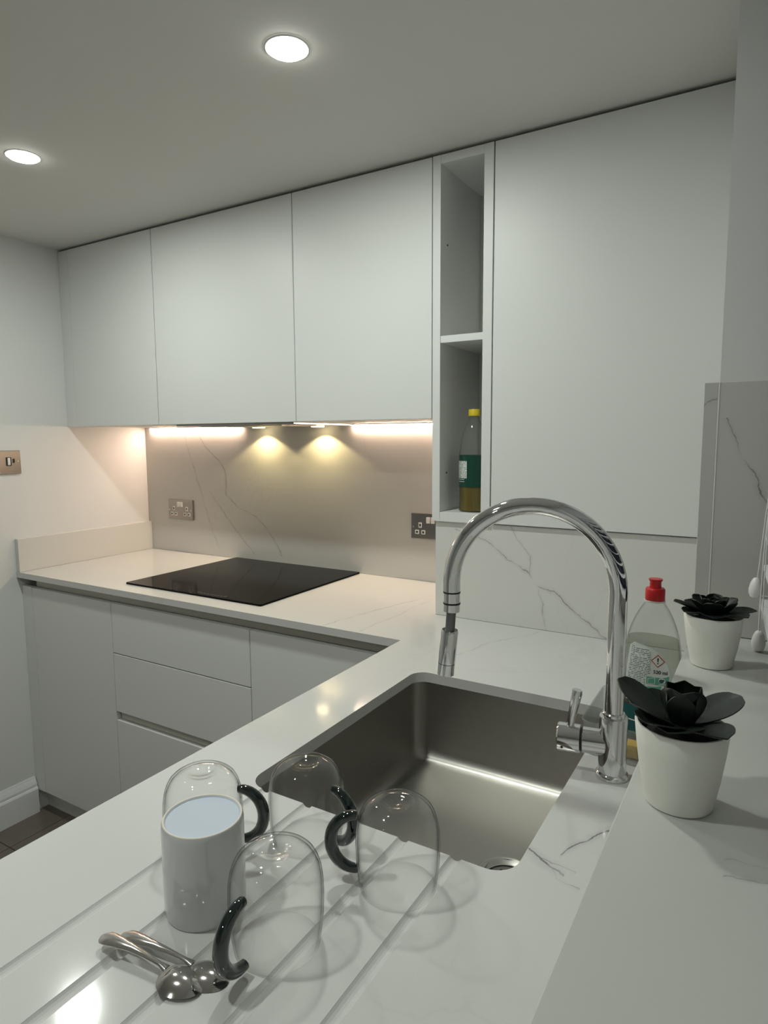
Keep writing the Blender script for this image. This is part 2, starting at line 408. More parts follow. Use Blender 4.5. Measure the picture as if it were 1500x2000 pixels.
for gx in (1.735, 1.806, 1.876, 1.948, 2.016):
    bm = bmesh.new(); n = 20; R_ = .0085; zc = WT + .0045
    a = [bm.verts.new((gx+R_*math.cos(2*PI*i/n), SY0+.02, zc+R_*math.sin(2*PI*i/n))) for i in range(n)]
    b = [bm.verts.new((gx+R_*math.cos(2*PI*i/n), -1.80, zc+R_*math.sin(2*PI*i/n))) for i in range(n)]
    for i in range(n): bm.faces.new((a[i], a[(i+1) % n], b[(i+1) % n], b[i]))
    bm.faces.new(a[::-1]); bm.faces.new(b); bmesh.ops.recalc_face_normals(bm, faces=bm.faces)
    cut.append(link('c', bm, None))
bool_cut(worktop, cut)
if not worktop.data.materials: worktop.data.materials.append(ST_TOP)
bv = worktop.modifiers.new('edge', 'BEVEL'); bv.width = .0012; bv.segments = 2; bv.limit_method = 'ANGLE'; bv.angle_limit = math.radians(62)
tag(worktop, 'white veined quartz worktop in an L shape with drainer grooves and sink cut-out', 'worktop')

tag(box('splashback', -.0195, 1.543, 0.0, .0195, WT+.0003, 1.43, ST_BACK, bev=.0008), 'tall veined quartz splashback on the wall behind the hob', 'splashback')
tag(box('upstand', -.0195, 0.0, YF+.002, -.0003, WT+.0003, 1.0203, ST_UP, bev=.001), 'low quartz upstand along the left wall beside the hob', 'upstand')
tag(box('splashback', 1.5432, 2.2030, -.346, -.3265, WT+.0003, 1.1535, ST_PANEL, bev=.0006), 'low veined quartz panel below the open shelf unit and tall wall cabinet', 'splashback')
tag(box('window_ledge', XL, 2.44, -2.6, -.7505, ZL-.02, ZL, ST_LEDGE, bev=.0012), 'raised quartz window ledge carrying both potted plants', 'ledge')
tag(box('ledge_riser', 2.2033, 2.2232, -2.3, -.7505, WT+.0003, ZL-.0203, ST_LEDGE), 'quartz riser between the sink worktop and the window ledge', 'riser')
_rc = tag(box('return_cladding', 2.2255, 2.44, -.7500, -.7352, ZL+.0003, 1.4535, ST_NIB, bev=.0008), 'grey veined quartz slab on the return wall behind the far plant', 'splashback')
box('silicone_joint', 2.2231, 2.2254, -.7504, -.7380, ZL+.0003, 1.4535, 'white_plastic', _rc)
tag(box('return_edge_cladding', 2.2038, 2.2230, -.7500, -.3470, WT+.0003, 1.4535, ST_NIB, bev=.0008), 'narrow quartz slab edge on the corner of the return wall', 'splashback')

# ------------------------------------------------------------------ base cabinets of the hob run
YD = -0.572                    # door fronts
def front_panel(name, x0, x1, z0, z1, parent, off, y=YD, t=.019):
    g = .0015
    return box(name, x0+g, x1-g, y, y+t, z0+g, z1-g, 'cab', parent, bev=.0012, off=off)
ZB0, ZD1 = 0.066, 0.847
L_ = (0.04, 0, 0); t = thing('base_cabinet', 'narrow white base cabinet beside the left wall, left of the drawers', 'cabinet', L_, group='base cabinets')
box('body', .041, .481, YD+.0205, -.002, .07, .845, 'cabin', t, off=L_)
front_panel('door', .040, .482, ZB0, ZD1, t, L_)
L_ = (0.482, 0, 0); t = thing('drawer_unit', 'white three drawer unit under the black hob', 'cabinet', L_, group='base cabinets')
box('body', .4825, 1.0815, YD+.0205, -.002, .07, .845, 'cabin', t, off=L_)
front_panel('drawer_front', .482, 1.082, .679, ZD1, t, L_)
front_panel('drawer_front', .482, 1.082, .479, .679, t, L_)
front_panel('drawer_front', .482, 1.082, ZB0, .452, t, L_)
box('handle_rail', .492, 1.0795, YD+.0125, YD+.020, .453, .478, 'rail', t, off=L_)
L_ = (1.082, 0, 0); t = thing('base_cabinet', 'white corner base cabinet between the drawers and the sink run', 'cabinet', L_, group='base cabinets')
box('body', 1.0825, 1.560, YD+.0205, -.002, .07, .845, 'cabin', t, off=L_)
front_panel('door', 1.082, 1.594, ZB0, ZD1, t, L_)
o = box('handle_rail', .040, 1.59, -.553, -.540, .846, WB-.0003, 'rail', bev=.001); tag(o, 'recessed grey handle rail running under the hob worktop edge', 'handle rail')
tag(box('filler_strip', -.0195, .0395, YD, YD+.019, ZB0, ZD1, 'cab', bev=.001), 'narrow white filler strip between base cabinet and left wall', 'filler strip')
tag(box('plinth', -.0195, 1.62, -.53, -.514, FLOOR, .066, 'cabin'), 'white plinth under the hob side base cabinets', 'plinth')
# sink run cabinets, doors facing the room
for nm, lab, y0, y1 in (('sink_cabinet', 'white base cabinet under the sink', -1.30, -.62), ('base_cabinet', 'white base cabinet under the drainer grooves', -2.0, -1.302)):
    L_ = (1.6, y0, 0); t = thing(nm, lab, 'cabinet', L_, group='base cabinets')
    box('body', 1.6155, 1.64, y0+.001, y1-.001, .07, .845, 'cabin', t, off=L_)
    box('base_panel', 1.64, 2.19, y0+.001, y1-.001, .07, .09, 'cabin', t, off=L_)
    m_ = (y0+y1)/2
    for a, b in ((y0, m_), (m_, y1)):
        box('door', 1.595, 1.614, a+.0015, b-.0015, ZB0, ZD1, 'cab', t, bev=.0012, off=L_)
tag(box('plinth', 1.64, 1.656, -2.0, -.535, FLOOR, .066, 'cabin'), 'white plinth under the sink side base cabinets', 'plinth')

# ------------------------------------------------------------------ wall cabinets
def wall_cab(x0, x1, z0, z1, lab, name='wall_cabinet'):
    L_ = ((x0+x1)/2, YC, z0); t = thing(name, lab, 'cabinet', L_, group='wall cabinets')
    box('body', x0+.0008, x1-.0008, YC+.0205, -.0003 if x1 < 1.6 else .019, z0, z1-.003, 'cabin', t, off=L_)
    g = .0016
    box('door', x0+g, x1-g, YC, YC+.019, z0, z1, 'cab', t, bev=.0014, off=L_)
wall_cab(C0, C1, ZCB, ZCT, 'white flat wall cabinet nearest the left wall')
wall_cab(C1, C2, ZCB, ZCT, 'white flat wall cabinet over the left half of the hob, holding the hood')
wall_cab(C2, C3, ZCB, ZCT, 'white flat wall cabinet just left of the open shelf unit')
wall_cab(1.6995, 2.2025, 1.1565, ZCT, 'tall wide white wall cabinet right of the open shelf unit')
tag(box('filler_strip', -.0195, C0-.0008, YC+.001, YC+.02, ZCB, ZCT, 'cab', bev=.001), 'narrow white filler strip between wall cabinets and left wall', 'filler strip')
tag(box('gap_shade_strip', -.0195, 2.2035, YC+.03, YC+.045, ZCT-.002, CEIL-.0003, 'dark'), 'dark strip painted as the shade in the gap above the wall cabinets', 'strip')  # no cornice: shade of the ceiling gap painted as a near-black strip
# open shelf unit
L_ = (1.617, YC, 1.1545); t = thing('open_shelf_unit', 'tall narrow white open shelf unit with one middle shelf', 'shelf unit', L_)
box('side_panel', 1.5372, 1.5590, YC, -.0003, 1.1545, ZCT, 'cab', t, bev=.0006, off=L_)
box('side_panel', 1.6740, 1.6980, YC, -.0003, 1.1545, ZCT, 'cab', t, bev=.0006, off=L_)
box('top_panel', 1.5592, 1.6738, YC+.0005, -.1005, 2.044, ZCT, 'cab', t, bev=.0006, off=L_)
box('bottom_panel', 1.5592, 1.6738, YC+.0005, -.1005, 1.1545, 1.1785, 'cab', t, bev=.0006, off=L_)
box('shelf', 1.5592, 1.6738, YC+.002, -.1005, 1.6115, 1.6290, 'cab', t, bev=.0006, off=L_)
box('back_panel', 1.5592, 1.6738, -.1003, -.092, 1.1545, ZCT, 'cabin', t, off=L_)
for z in (1.86, 1.28):
    bm = bmesh.new(); lathe_bm(bm, [(.0028, 0), (.0028, .0006)], 12, True, True)
    o = link('peg_hole', bm, 'ink', t, loc=(1.5590-L_[0], -.315-L_[1], z-L_[2])); o.rotation_euler = (0, PI/2, 0)

# ------------------------------------------------------------------ hood and strip lights under the cabinets
L_ = (.80, -.17, ZCB); t = thing('extractor_hood', 'slim built-in extractor hood under the wall cabinets with two lit lamps', 'extractor hood', L_)
box('body', .546, 1.055, -.325, -.004, ZCB-.0065, ZCB-.0002, 'steelplate', t, off=L_, bev=.001)
box('grease_filter', .62, .98, -.29, -.11, ZCB-.0085, ZCB-.0066, 'rail', t, off=L_)
for hx in (.668, .938):
    o = lathe('lamp_lens', [(.001, 0), (.021, 0), (.023, .0015), (.023, .004)], 'hoodlens', t, 24, loc=(hx-L_[0], -.047-L_[1], -.0105))
    ld = bpy.data.lights.new('hood_spot', 'SPOT'); ld.energy = HOOD_W*8; ld.color = (1.0, .80, .40); ld.spot_size = math.radians(124); ld.spot_blend = .22; ld.shadow_soft_size = .008
    lo = bpy.data.objects.new('hood_spot', ld); COL.objects.link(lo); lo.parent = t; lo.location = (hx-L_[0], -.047-L_[1], -.014)
for x0, x1, lab in ((.022, .540, 'warm led strip light under the cabinets left of the hood'), (1.060, 1.530, 'warm led strip light under the cabinets right of the hood')):
    L_ = ((x0+x1)/2, -.012, ZCB); t = thing('led_strip', lab, 'strip light', L_, group='led strips under the wall cabinets')
    box('channel', x0, x1, -.015, -.001, ZCB-.004, ZCB-.0002, 'white_plastic', t, off=L_)
    box('diffuser', x0+.001, x1-.001, -.0072, -.0022, ZCB-.0065, ZCB-.0041, 'led', t, off=L_)

# ------------------------------------------------------------------ ceiling downlights
DL = [(1.508, -.884, 'round ceiling downlight nearest the sink'), (.664, -.878, 'round ceiling downlight nearest the left wall'),
      (1.508, -1.72, 'round ceiling downlight behind the viewer, above the drainer end'),
      (1.508, -3.0, 'round ceiling downlight far behind the viewer')]
for x, y, lab in DL:
    t = thing('downlight', lab, 'downlight', (x, y, CEIL), group='ceiling downlights')
    lathe('bezel', [(.0365, -.0005), (.0365, -.0022), (.039, -.0026), (.0415, -.0005)], 'white_plastic', t, 36, capb=False, capt=False)
    lathe('lens', [(.0363, -.0010), (.0360, -.0030), (.033, -.0058), (.026, -.0080), (.015, -.0090), (.003, -.0093)], 'lens', t, 32, capb=True, capt=True)
    ld = bpy.data.lights.new('downlight_lamp', 'AREA'); ld.shape = 'DISK'; ld.size = .070; ld.energy = DOWN_W; ld.color = (.955, 1.0, .94)
    lo = bpy.data.objects.new('downlight_lamp', ld); COL.objects.link(lo); lo.parent = t; lo.location = (0, 0, -.0105)

# ------------------------------------------------------------------ hob
L_ = (.7866, -.263, WT); t = thing('induction_hob', 'flat black ceramic glass hob set on the worktop', 'hob', L_)
bm = bmesh.new(); prism_bm(bm, [(x-L_[0], y-L_[1]) for x, y in rrect(.4936, 1.0798, -.5205, -.0035, .006, 4)], .0003, .0055)
bmesh.ops.bevel(bm, geom=[e for e in bm.edges if abs(e.verts[0].co.z-.0055) < 1e-6 and abs(e.verts[1].co.z-.0055) < 1e-6], offset=.001, segments=2, affect='EDGES')
link('glass_plate', bm, 'hob', t)
bm = bmesh.new()
for k in range(9):
    bbox_(bm, .02+.014*k, .029+.014*k, -.240, -.2375, .00552, .0057)
for k in (0, 8):
    bbox_(bm, .02+.014*k, .029+.014*k, -.232, -.2305, .00552, .0057)
link('control_marks', bm, 'hobprint', t)

# ------------------------------------------------------------------ electrical plates
def ring_slot(bm, x, z, w_, h_, y0, y1):
    bbox_(bm, x-w_/2, x+w_/2, y0, y1, z-h_/2, z+h_/2, .0012, 2)
def socket(x0, z0, lab):
    L_ = (x0+.073, -.0003, z0+.0425); t = thing('double_socket', lab, 'socket', L_, group='steel wall sockets')
    bm = bmesh.new(); bbox_(bm, -.073, .073, -.0075, 0, -.0425, .0425, .0022, 2); link('plate', bm, 'steelplate', t)
    for s in (-1, 1):
        cx = s*.0385
        for dx, dz, w_, h_ in ((0, .004, .0125, .0175), (-.0115, -.0190, .0150, .0140), (.0115, -.0190, .0150, .0140)):
            bm = bmesh.new(); ring_slot(bm, cx+dx, dz, w_, h_, -.0088, -.0070); ins = link('pin_insert', bm, 'white_plastic', t)
            bm = bmesh.new(); bbox_(bm, cx+dx-w_*.21, cx+dx+w_*.21, -.0092, -.0086, dz-h_*.25, dz+h_*.25); link('pin_hole', bm, 'ink', ins)
        bm = bmesh.new(); ring_slot(bm, s*.0085, .0215, .0125, .020, -.0125, -.0070); link('rocker', bm, 'white_plastic', t)
        bm = bmesh.new(); lathe_bm(bm, [(.003, 0), (.003, .0006)], 12, True, True)
        o = link('screw', bm, 'chrome', t, loc=(s*.064, -.0078, -.002)); o.rotation_euler = (PI/2, 0, 0)
socket(.116, 1.038, 'brushed steel double socket on the splashback left of the hob')
socket(1.285, 1.041, 'brushed steel double socket half hidden by the open shelf unit')
L_ = (-.0197, -.592, 1.296); t = thing('wall_switch', 'brushed steel switch plate on the left wall above the worktop end', 'switch', L_)
bm = bmesh.new(); bbox_(bm, 0, .0085, -.043, .043, -.0415, .0405, .0024, 2); link('plate', bm, 'steelplate', t)
bm = bmesh.new(); bbox_(bm, .0080, .0096, -.010, .009, -.0135, .0165); link('rocker_surround', bm, 'black', t)
bm = bmesh.new(); bbox_(bm, .0090, .0130, -.0055, .0035, -.011, .0145, .001); link('rocker', bm, 'white_plastic', t)
bm = bmesh.new(); bbox_(bm, .0083, .0089, .013, .0215, -.004, .011); link('neon_indicator', bm, 'ink', t)
bm = bmesh.new(); lathe_bm(bm, [(.003, 0), (.003, .0006)], 12, True, True)
o = link('screw', bm, 'chrome', t, loc=(.0085, .033, .002)); o.rotation_euler = (0, PI/2, 0)

# ------------------------------------------------------------------ sink
L_ = (1.89, -.996, .70); t = thing('kitchen_sink', 'undermounted single bowl brushed steel sink', 'sink', L_)
bm = bmesh.new(); rings = []
e = .003
for ins, z, r in ((-.02, WB-.0005, .04), (-e, WB-.0005, .026), (-e, .742, .024), (.001, .730, .022), (.006, .7225, .02), (.014, .7185, .018), (.026, .717, .016)):
    rings.append([bm.verts.new((x-L_[0], y-L_[1], z-L_[2])) for x, y in rrect(SX0+ins, SX1-ins, SY0+ins, SY1-ins, r, 6)])
n = len(rings[0])
for a, b in zip(rings, rings[1:]):
    for i in range(n): bm.faces.new((a[i], a[(i+1) % n], b[(i+1) % n], b[i]))
# floor falls to the waste
DX, DY = 1.990-L_[0], -1.003-L_[1]
prev = rings[-1]
for k, (f, z) in enumerate(((.5, .716), (0.0, .7145))):
    ring = []
    for i, v in enumerate(rings[-1]):
        a = math.atan2(v.co.y-DY, v.co.x-DX); tx, ty = DX+.047*math.cos(a), DY+.047*math.sin(a)
        ring.append(bm.verts.new((tx+(v.co.x-tx)*f, ty+(v.co.y-ty)*f, z-L_[2])))
    for i in range(n): bm.faces.new((prev[i], prev[(i+1) % n], ring[(i+1) % n], ring[i]))
    prev = ring
link('basin', bm, 'steel', t, True)
wst = lathe('waste_ring', [(.0475, .0145), (.046, .0155), (.043, .0152), (.036, .0105), (.0335, .010), (.0335, .002), (.01, .0)], 'steel', t, 40, capb=False, capt=True, loc=(DX, DY, 0))
lathe('waste_gap', [(.0334, .0088), (.0285, .0088)], 'ink', wst, 36, capb=False, capt=False)
st = lathe('strainer', [(.0290, .0085), (.0290, .0105), (.027, .0115), (.012, .0095), (.004, .013), (.001, .0135)], 'steel', t, 36, loc=(DX, DY, 0))
for k in range(8):
    a = 2*PI*k/8
    lathe('strainer_hole', [(.0022, .0105), (.0022, .0112)], 'ink', st, 10, loc=(.0205*math.cos(a), .0205*math.sin(a), 0))

# ------------------------------------------------------------------ tap
L_ = (2.130, -.974, WT); t = thing('kitchen_tap', 'tall chrome swan neck tap with pull-down spray head', 'tap', L_)
lathe('base_flange', [(.0225, .0003), (.0230, .003), (.0222, .0055), (.0195, .008)], 'chrome', t, 40)
lathe('body', [(.0190, .0075), (.0190, .086), (.0184, .0875), (.0155, .088)], 'chrome', t, 40, capb=True)
lathe('neck_ring', [(.0152, .087), (.0152, .092), (.0140, .0935), (.0128, .0936)], 'chrome', t, 36)
ANG = math.radians(192); DIRX, DIRY = math.cos(ANG), math.sin(ANG); RA = .115
def sp(s, z): return (DIRX*s, DIRY*s, z)
zc = .262
pts = [sp(0, .088), sp(0, .15), sp(0, .21), sp(0, .245)] + [sp(RA-RA*math.cos(PI*k/28), zc+RA*math.sin(PI*k/28)) for k in range(29)] + [sp(2*RA, .254), sp(2*RA, .2465)]
tube('spout', pts, .0125, 'chrome', t, 24)
E_ = 2*RA
co = tube('spout_collar', [sp(E_, .2460), sp(E_, .2300)], .0123, 'chrome', t, 24)
tube('collar_seal', [sp(E_, .2475), sp(E_, .2452)], .01275, 'black', co, 24)
tube('collar_seal', [sp(E_, .2310), sp(E_, .2285)], .01275, 'black', co, 24)
tube('collar_end', [sp(E_, .2285), sp(E_+.0003, .2175)], .0122, 'chrome', t, 24)
tube('hose_nozzle', [sp(E_+.0005, .2185), sp(E_+.003, .180)], .0072, 'hose', t, 18)
hd = tube('spray_head', [sp(E_+.0026, .1890), sp(E_+.0028, .1860), sp(E_+.0072, .1380)], [.0118, .0128, .0128], 'chrome', t, 24)
tube('spray_head_tip', [sp(E_+.0073, .1372), sp(E_+.0088, .1205)], .0127, 'chrome', t, 24)
va = math.radians(190); vx, vy = math.cos(va), math.sin(va)
def vp(s, z): return (vx*s, vy*s, z)
tube('valve_housing', [vp(.010, .047), vp(.040, .047), vp(.0405, .047)], [.0178, .0178, .0172], 'chrome', t, 28)
tube('valve_gap', [vp(.0395, .047), vp(.0455, .047)], .0165, 'black', t, 28)
tube('valve_cap', [vp(.0435, .047), vp(.0442, .047), vp(.0735, .047), vp(.0752, .047)], [.0185, .0195, .0195, .0178], 'chrome', t, 28)
lx, ly = math.cos(YAW), math.sin(YAW)
lev = [vp(.058, .060), vp(.0578, .072)]
tube('lever', [(vx*.058+lx*d, vy*.058+ly*d, z) for d, z in ((0, .060), (.0012, .072), (.0055, .095), (.0085, .112), (.0092, .117))], [.0052, .0053, .0066, .0074, .0068], 'chrome', t, 18)
tube('hot_cold_mark', [(vx*.060-.004, vy*.060-.0185, .0390), (vx*.060-.004, vy*.060-.0192, .0388)], .0020, 'ink', t, 10)

# ------------------------------------------------------------------ upturned glass mugs
GR, GH = .0447, .0972
def glass_mug(x, y, phi, lab, hz_=.0465):
    t = thing('glass_mug', lab, 'mug', (x, y, WT), math.radians(phi), group='upturned glass mugs on the drainer')
    prof = [(.90, 0), (.925, .08), (.95, .15), (.985, .3), (1, .5), (.985, .65), (.95, .75), (.90, .82), (.83, .88), (.73, .925), (.60, .962), (.50, .985), (.44, .994), (.38, .992), (.30, .978), (.18, .958), (.02, .952)]
    out = [(GR*a, GH*b+.0006) for a, b in prof]
    inn = [(max(.0004, r-.0017) if i < 11 else r, z-(.0 if i < 7 else .0019 if i < 11 else .0042)) for i, (r, z) in enumerate(out)]
    bm = bmesh.new()
    ring = out[::-1] + [(out[0][0]-.0008, out[0][1]-.0005)] + inn
    lathe_bm(bm, ring, 56, False, False)
    link('cup', bm, 'glass', t, True)
    # handle: open C of dark glass, ends pressed to the wall
    pts = []; rad = []
    for k in range(25):
        a = math.radians(98 - 196*k/24)
        pts.append((GR+.0005+.0268*math.cos(a), 0, hz_+.0300*math.sin(a)))
        s = abs(k-12)/12; rad.append(.0069-.0023*s*s)
    pts[0] = (GR-.0015, 0, pts[0][2]); pts[-1] = (GR-.0015, 0, pts[-1][2])
    tube('handle', pts, rad, 'darkglass', t, 16)
    return t
glass_mug(1.9233, -1.4450, 270, 'upturned clear glass mug nearest the viewer, beside the spoons', .0405)
glass_mug(1.9828, -1.3201, 204, 'upturned clear glass mug nearest the sink waste, rightmost of the four')
glass_mug(1.8493, -1.3031, -7, 'upturned clear glass mug against the sink edge, in the middle at the back')
glass_mug(1.7585, -1.3790, 23, 'upturned clear glass mug behind the white cup')

# ------------------------------------------------------------------ white cup, upside down
t = thing('ceramic_cup', 'upturned white ceramic cup with a pale blue base beside the glass mugs', 'cup', (1.8277, -1.4434, WT))
R_, H_ = .0404, .0969
lathe('body', [(.0365, .006), (.0372, .0005), (.0388, .0003), (.0396, .0025), (.0402, .010), (R_, .03), (R_, H_-.006), (.0399, H_-.0022), (.0391, H_-.0006)], 'ceramic', t, 56, capb=False, capt=False)
lathe('foot_ring', [(.0391, H_-.0006), (.0386, H_), (.0374, H_), (.0368, H_-.0008)], 'bisque', t, 56, capb=False, capt=False)
lathe('base', [(.0368, H_-.0008), (.0358, H_-.0020), (.030, H_-.0023), (.001, H_-.0021)], 'ceramic_base', t, 56, capb=False, capt=True)

# ------------------------------------------------------------------ teaspoons, bowls face down
def spoon(tip, end, zoff, tilt, lab):
    tip, end = Vector((*tip, 0)), Vector((*end, 0)); d = end-tip; Ln = d.length
    t = thing('teaspoon', lab, 'spoon', (tip.x, tip.y, WT+zoff), math.atan2(d.y, d.x), group='teaspoons on the drainer')
    bm = bmesh.new(); bl, bw, bh = .044, .0162, .0080; nu, nv = 18, 14; x0 = Ln-bl
    top = []; thick = .0011
    def pt(u, v, sh):
        # u along the bowl, v round it: an egg-shaped dome
        rr = v; a = u
        ex = math.cos(a)*rr; ey = math.sin(a)*rr
        wsc = 1.0 - .16*ex
        x = x0+bl/2+ex*(bl/2-sh); y = ey*(bw-sh)*wsc*1.03
        z = bh*(1-rr**2.3) + .0006
        return (x, y, z-sh)
    for sh in (0, thick):
        g = [[bm.verts.new(pt(2*PI*i/24, (j+1)/7, sh)) for i in range(24)] for j in range(7)]
        c = bm.verts.new(pt(0, 0, sh))
        for i in range(24): bm.faces.new((c, g[0][i], g[0][(i+1) % 24]))
        for j in range(6):
            for i in range(24): bm.faces.new((g[j][i], g[j+1][i], g[j+1][(i+1) % 24], g[j][(i+1) % 24]))
        top.append(g[-1])
    for i in range(24): bm.faces.new((top[0][i], top[0][(i+1) % 24], top[1][(i+1) % 24], top[1][i]))
    o1 = link('bowl', bm, 'spoon', t, True)
    bm = bmesh.new(); rows = []
    prof = [(0, .0030), (.0015, .0052), (.005, .0076), (.012, .0078), (.024, .0064), (.040, .0043), (.058, .0030), (.074, .0024), (x0-.002, .0024), (x0+.006, .0040)]
    for k, (x, wd) in enumerate(prof):
        f = x/(x0+.006); z = .0042+.0050*math.sin(PI*min(1, f*1.0))*.9 + .0040*f**3
        if k == len(prof)-1: z = .0072
        th = .0009
        rows.append([bm.verts.new((x, yy*wd, z+zz)) for yy, zz in ((-1, -th), (-1, -.0002), (-.55, th*.9), (0, th*1.25), (.55, th*.9), (1, -.0002), (1, -th), (0, -th*.9))])
    for a, b in zip(rows, rows[1:]):
        for i in range(8): bm.faces.new((a[i], a[(i+1) % 8], b[(i+1) % 8], b[i]))
    bm.faces.new(rows[0][::-1]); bm.faces.new(rows[-1])
    o2 = link('handle', bm, 'spoon', t, True)
    t.rotation_euler = (0, tilt, t.rotation_euler[2])
spoon((1.783, -1.531), (1.9045, -1.5250), .0046, .018, 'steel teaspoon lying face down, the nearer one with its bowl on top')
spoon((1.793, -1.5165), (1.9180, -1.5060), .0, 0.0, 'steel teaspoon lying face down, the farther one beside the glass mug handle')

# ------------------------------------------------------------------ washing-up liquid bottle in a clear tub with a sponge
L_ = (2.1505, -.835, WT); t = thing('sink_tidy', 'clear plastic tub beside the tap holding the washing-up bottle', 'tub', L_)
bm = bmesh.new(); rings = []
for ins, z in ((.0034, .0004), (.0022, .002), (.0012, .046), (.0002, .050), (.0010, .0515), (.0024, .050), (.0034, .003), (.0046, .0020)):
    rings.append([bm.verts.new((x-L_[0], y-L_[1], z)) for x, y in rrect(2.0720+ins, 2.2030-ins, -.930+ins, -.760-ins, .018, 6)])
n = len(rings[0])
for a, b in zip(rings, rings[1:]):
    for i in range(n): bm.faces.new((a[i], a[(i+1) % n], b[(i+1) % n], b[i]))
bm.faces.new(rings[0][::-1]); bm.faces.new(rings[-1])
link('tub_wall', bm, 'tub', t, True)
bm = bmesh.new(); bbox_(bm, -.028, .028, -.012, .012, 0, .021, .004, 2)
o = link('sponge', bm, 'sponge', None, True, loc=(2.160, -.9045, WT+.0026)); tag(o, 'yellow washing-up sponge in the clear tub behind the near plant', 'sponge')

BX, BY, BZ = 2.1572, -.833, WT+.0026
t = thing('washing_up_bottle', 'clear washing-up liquid bottle with a red cap and printed label', 'bottle', (BX, BY, BZ))
PRB = [(.0, .034), (.004, .0385), (.012, .0405), (.05, .0412), (.085, .0420), (.115, .0420), (.135, .0410), (.150, .0392), (.166, .0365), (.182, .0318), (.196, .0262), (.207, .0205), (.214, .0162), (.2175, .0138), (.222, .0135)]
def half_w(z):
    for (a, r0_), (b, r1_) in zip(PRB, PRB[1:]):
        if a <= z <= b: return r0_+(r1_-r0_)*(z-a)/(b-a)
    return PRB[-1][1]
def half_d(z):
    wv = half_w(z); k = min(1, max(0, (z-.15)/.065)); return wv*(.62+.38*k)
EXP = 2.6
def sect(z, n=48, sh=0.0):
    W_, D_ = half_w(z)-sh, half_d(z)-sh; P = []
    for i in range(n):
        a = 2*PI*i/n; c, s = math.cos(a), math.sin(a)
        P.append((W_*math.copysign(abs(c)**(2/EXP), c), D_*math.copysign(abs(s)**(2/EXP), s), z))
    return P
def body_of(name, zs, sh, mat, cap=True):
    bm = bmesh.new(); R = [[bm.verts.new(p) for p in sect(z, 48, sh)] for z in zs]
    for a, b in zip(R, R[1:]):
        for i in range(48): bm.faces.new((a[i], a[(i+1) % 48], b[(i+1) % 48], b[i]))
    if cap: bm.faces.new(R[0][::-1]); bm.faces.new(R[-1])
    return link(name, bm, mat, t, True)
body_of('body', [p[0] for p in PRB], 0, 'pet')
body_of('liquid', [.003, .006, .012, .05, .085, .115, .135, .150, .162], .0016, 'liquid')
lathe('cap', [(.0142, .222), (.0142, .2385), (.0128, .2405), (.0085, .241), (.0082, .250), (.0100, .2525), (.0100, .2545), (.004, .255)], 'red', t, 32)
lathe('neck_collar', [(.0152, .2195), (.0152, .2220), (.0138, .2221)], 'white_plastic', t, 32)
def front(x, z, lift=.0005):
    W_, D_ = half_w(z), half_d(z); q = min(1, abs(x)/W_)
    return (x, -(D_*(1-q**EXP)**(1/EXP))-lift, z)
def label_patch(name, poly, mat, parent, lift, nx=14, nz=16):
    """patch of the bottle front bounded by a polygon: rows clipped to its left and right edge"""
    zs0, zs1 = min(p[1] for p in poly), max(p[1] for p in poly)
    def span(z):
        X = []
        for (xa, za), (xb, zb) in zip(poly, poly[1:]+poly[:1]):
            if (za-z)*(zb-z) <= 0 and za != zb: X.append(xa+(xb-xa)*(z-za)/(zb-za))
        return min(X), max(X)
    bm = bmesh.new(); rows = []
    for j in range(nz+1):
        z = zs0+(zs1-zs0)*j/nz; z = min(max(z, zs0+1e-5), zs1-1e-5); a, b = span(z)
        rows.append([bm.verts.new(front(a+(b-a)*i/nx, z, lift)) for i in range(nx+1)])
    for p, q in zip(rows, rows[1:]):
        for i in range(nx): bm.faces.new((p[i], p[i+1], q[i+1], q[i]))
    return link(name, bm, mat, parent, True)
zz = -BZ
poly = [(-.033, .060), (-.034, .996+zz), (-.034, 1.011+zz), (-.032, 1.034+zz), (-.029, 1.059+zz), (-.023, 1.0615+zz), (-.004, 1.060+zz), (.009, 1.052+zz), (.021, 1.039+zz), (.0265, 1.026+zz), (.0285, 1.014+zz), (.0285, 1.000+zz), (.026, .985+zz), (.020, .960)]
lb = label_patch('label', [(-.033, .066), (-.034, .100), (-.034, .113), (-.032, .1335), (-.029, .1570), (-.023, .1590), (-.004, .1575), (.009, .1495), (.021, .1365), (.0265, .1235), (.0285, .1115), (.0285, .0975), (.026, .082), (.021, .066)], 'paper', t, .0004)
label_patch('small_print', [(-.0315, .092), (-.031, .112), (-.0285, .1335), (-.0265, .1545), (-.010, .1535), (.0005, .1490), (.0015, .134), (.001, .1205), (.0045, .1175), (.0045, .1150), (-.0055, .1130), (-.0055, .0835), (-.0315, .0835)], 'print', lb, .0007)
label_patch('green_box', [(-.0035, .0975), (-.0035, .1105), (.0275, .1125), (.0275, .0975)], 'green', lb, .0007, 8, 4)
label_patch('pale_square', [(-.002, .0985), (-.002, .1085), (.0085, .1090), (.0085, .0985)], 'paper', lb, .0009, 6, 4)
label_patch('green_square', [(-.0012, .0993), (-.0012, .1078), (.0077, .1080), (.0077, .0993)], 'green', lb, .0011, 6, 4)
label_patch('green_lower_box', [(-.0035, .082), (-.0035, .0960), (.0180, .0965), (.0150, .082)], 'green', lb, .0007, 8, 4)
def disc(cx, cz, r, n=20): return [(cx+r*math.cos(2*PI*i/n+.01), cz+r*math.sin(2*PI*i/n+.01)) for i in range(n)]
label_patch('round_symbol', disc(.0180, .1050, .0046), 'paper', lb, .0009, 8, 10)
label_patch('round_symbol_core', disc(.0174, .1044, .0032), 'teal', lb, .0011, 8, 8)
label_patch('round_symbol_core', disc(.0200, .1060, .0016), 'teal', lb, .0012, 6, 6)
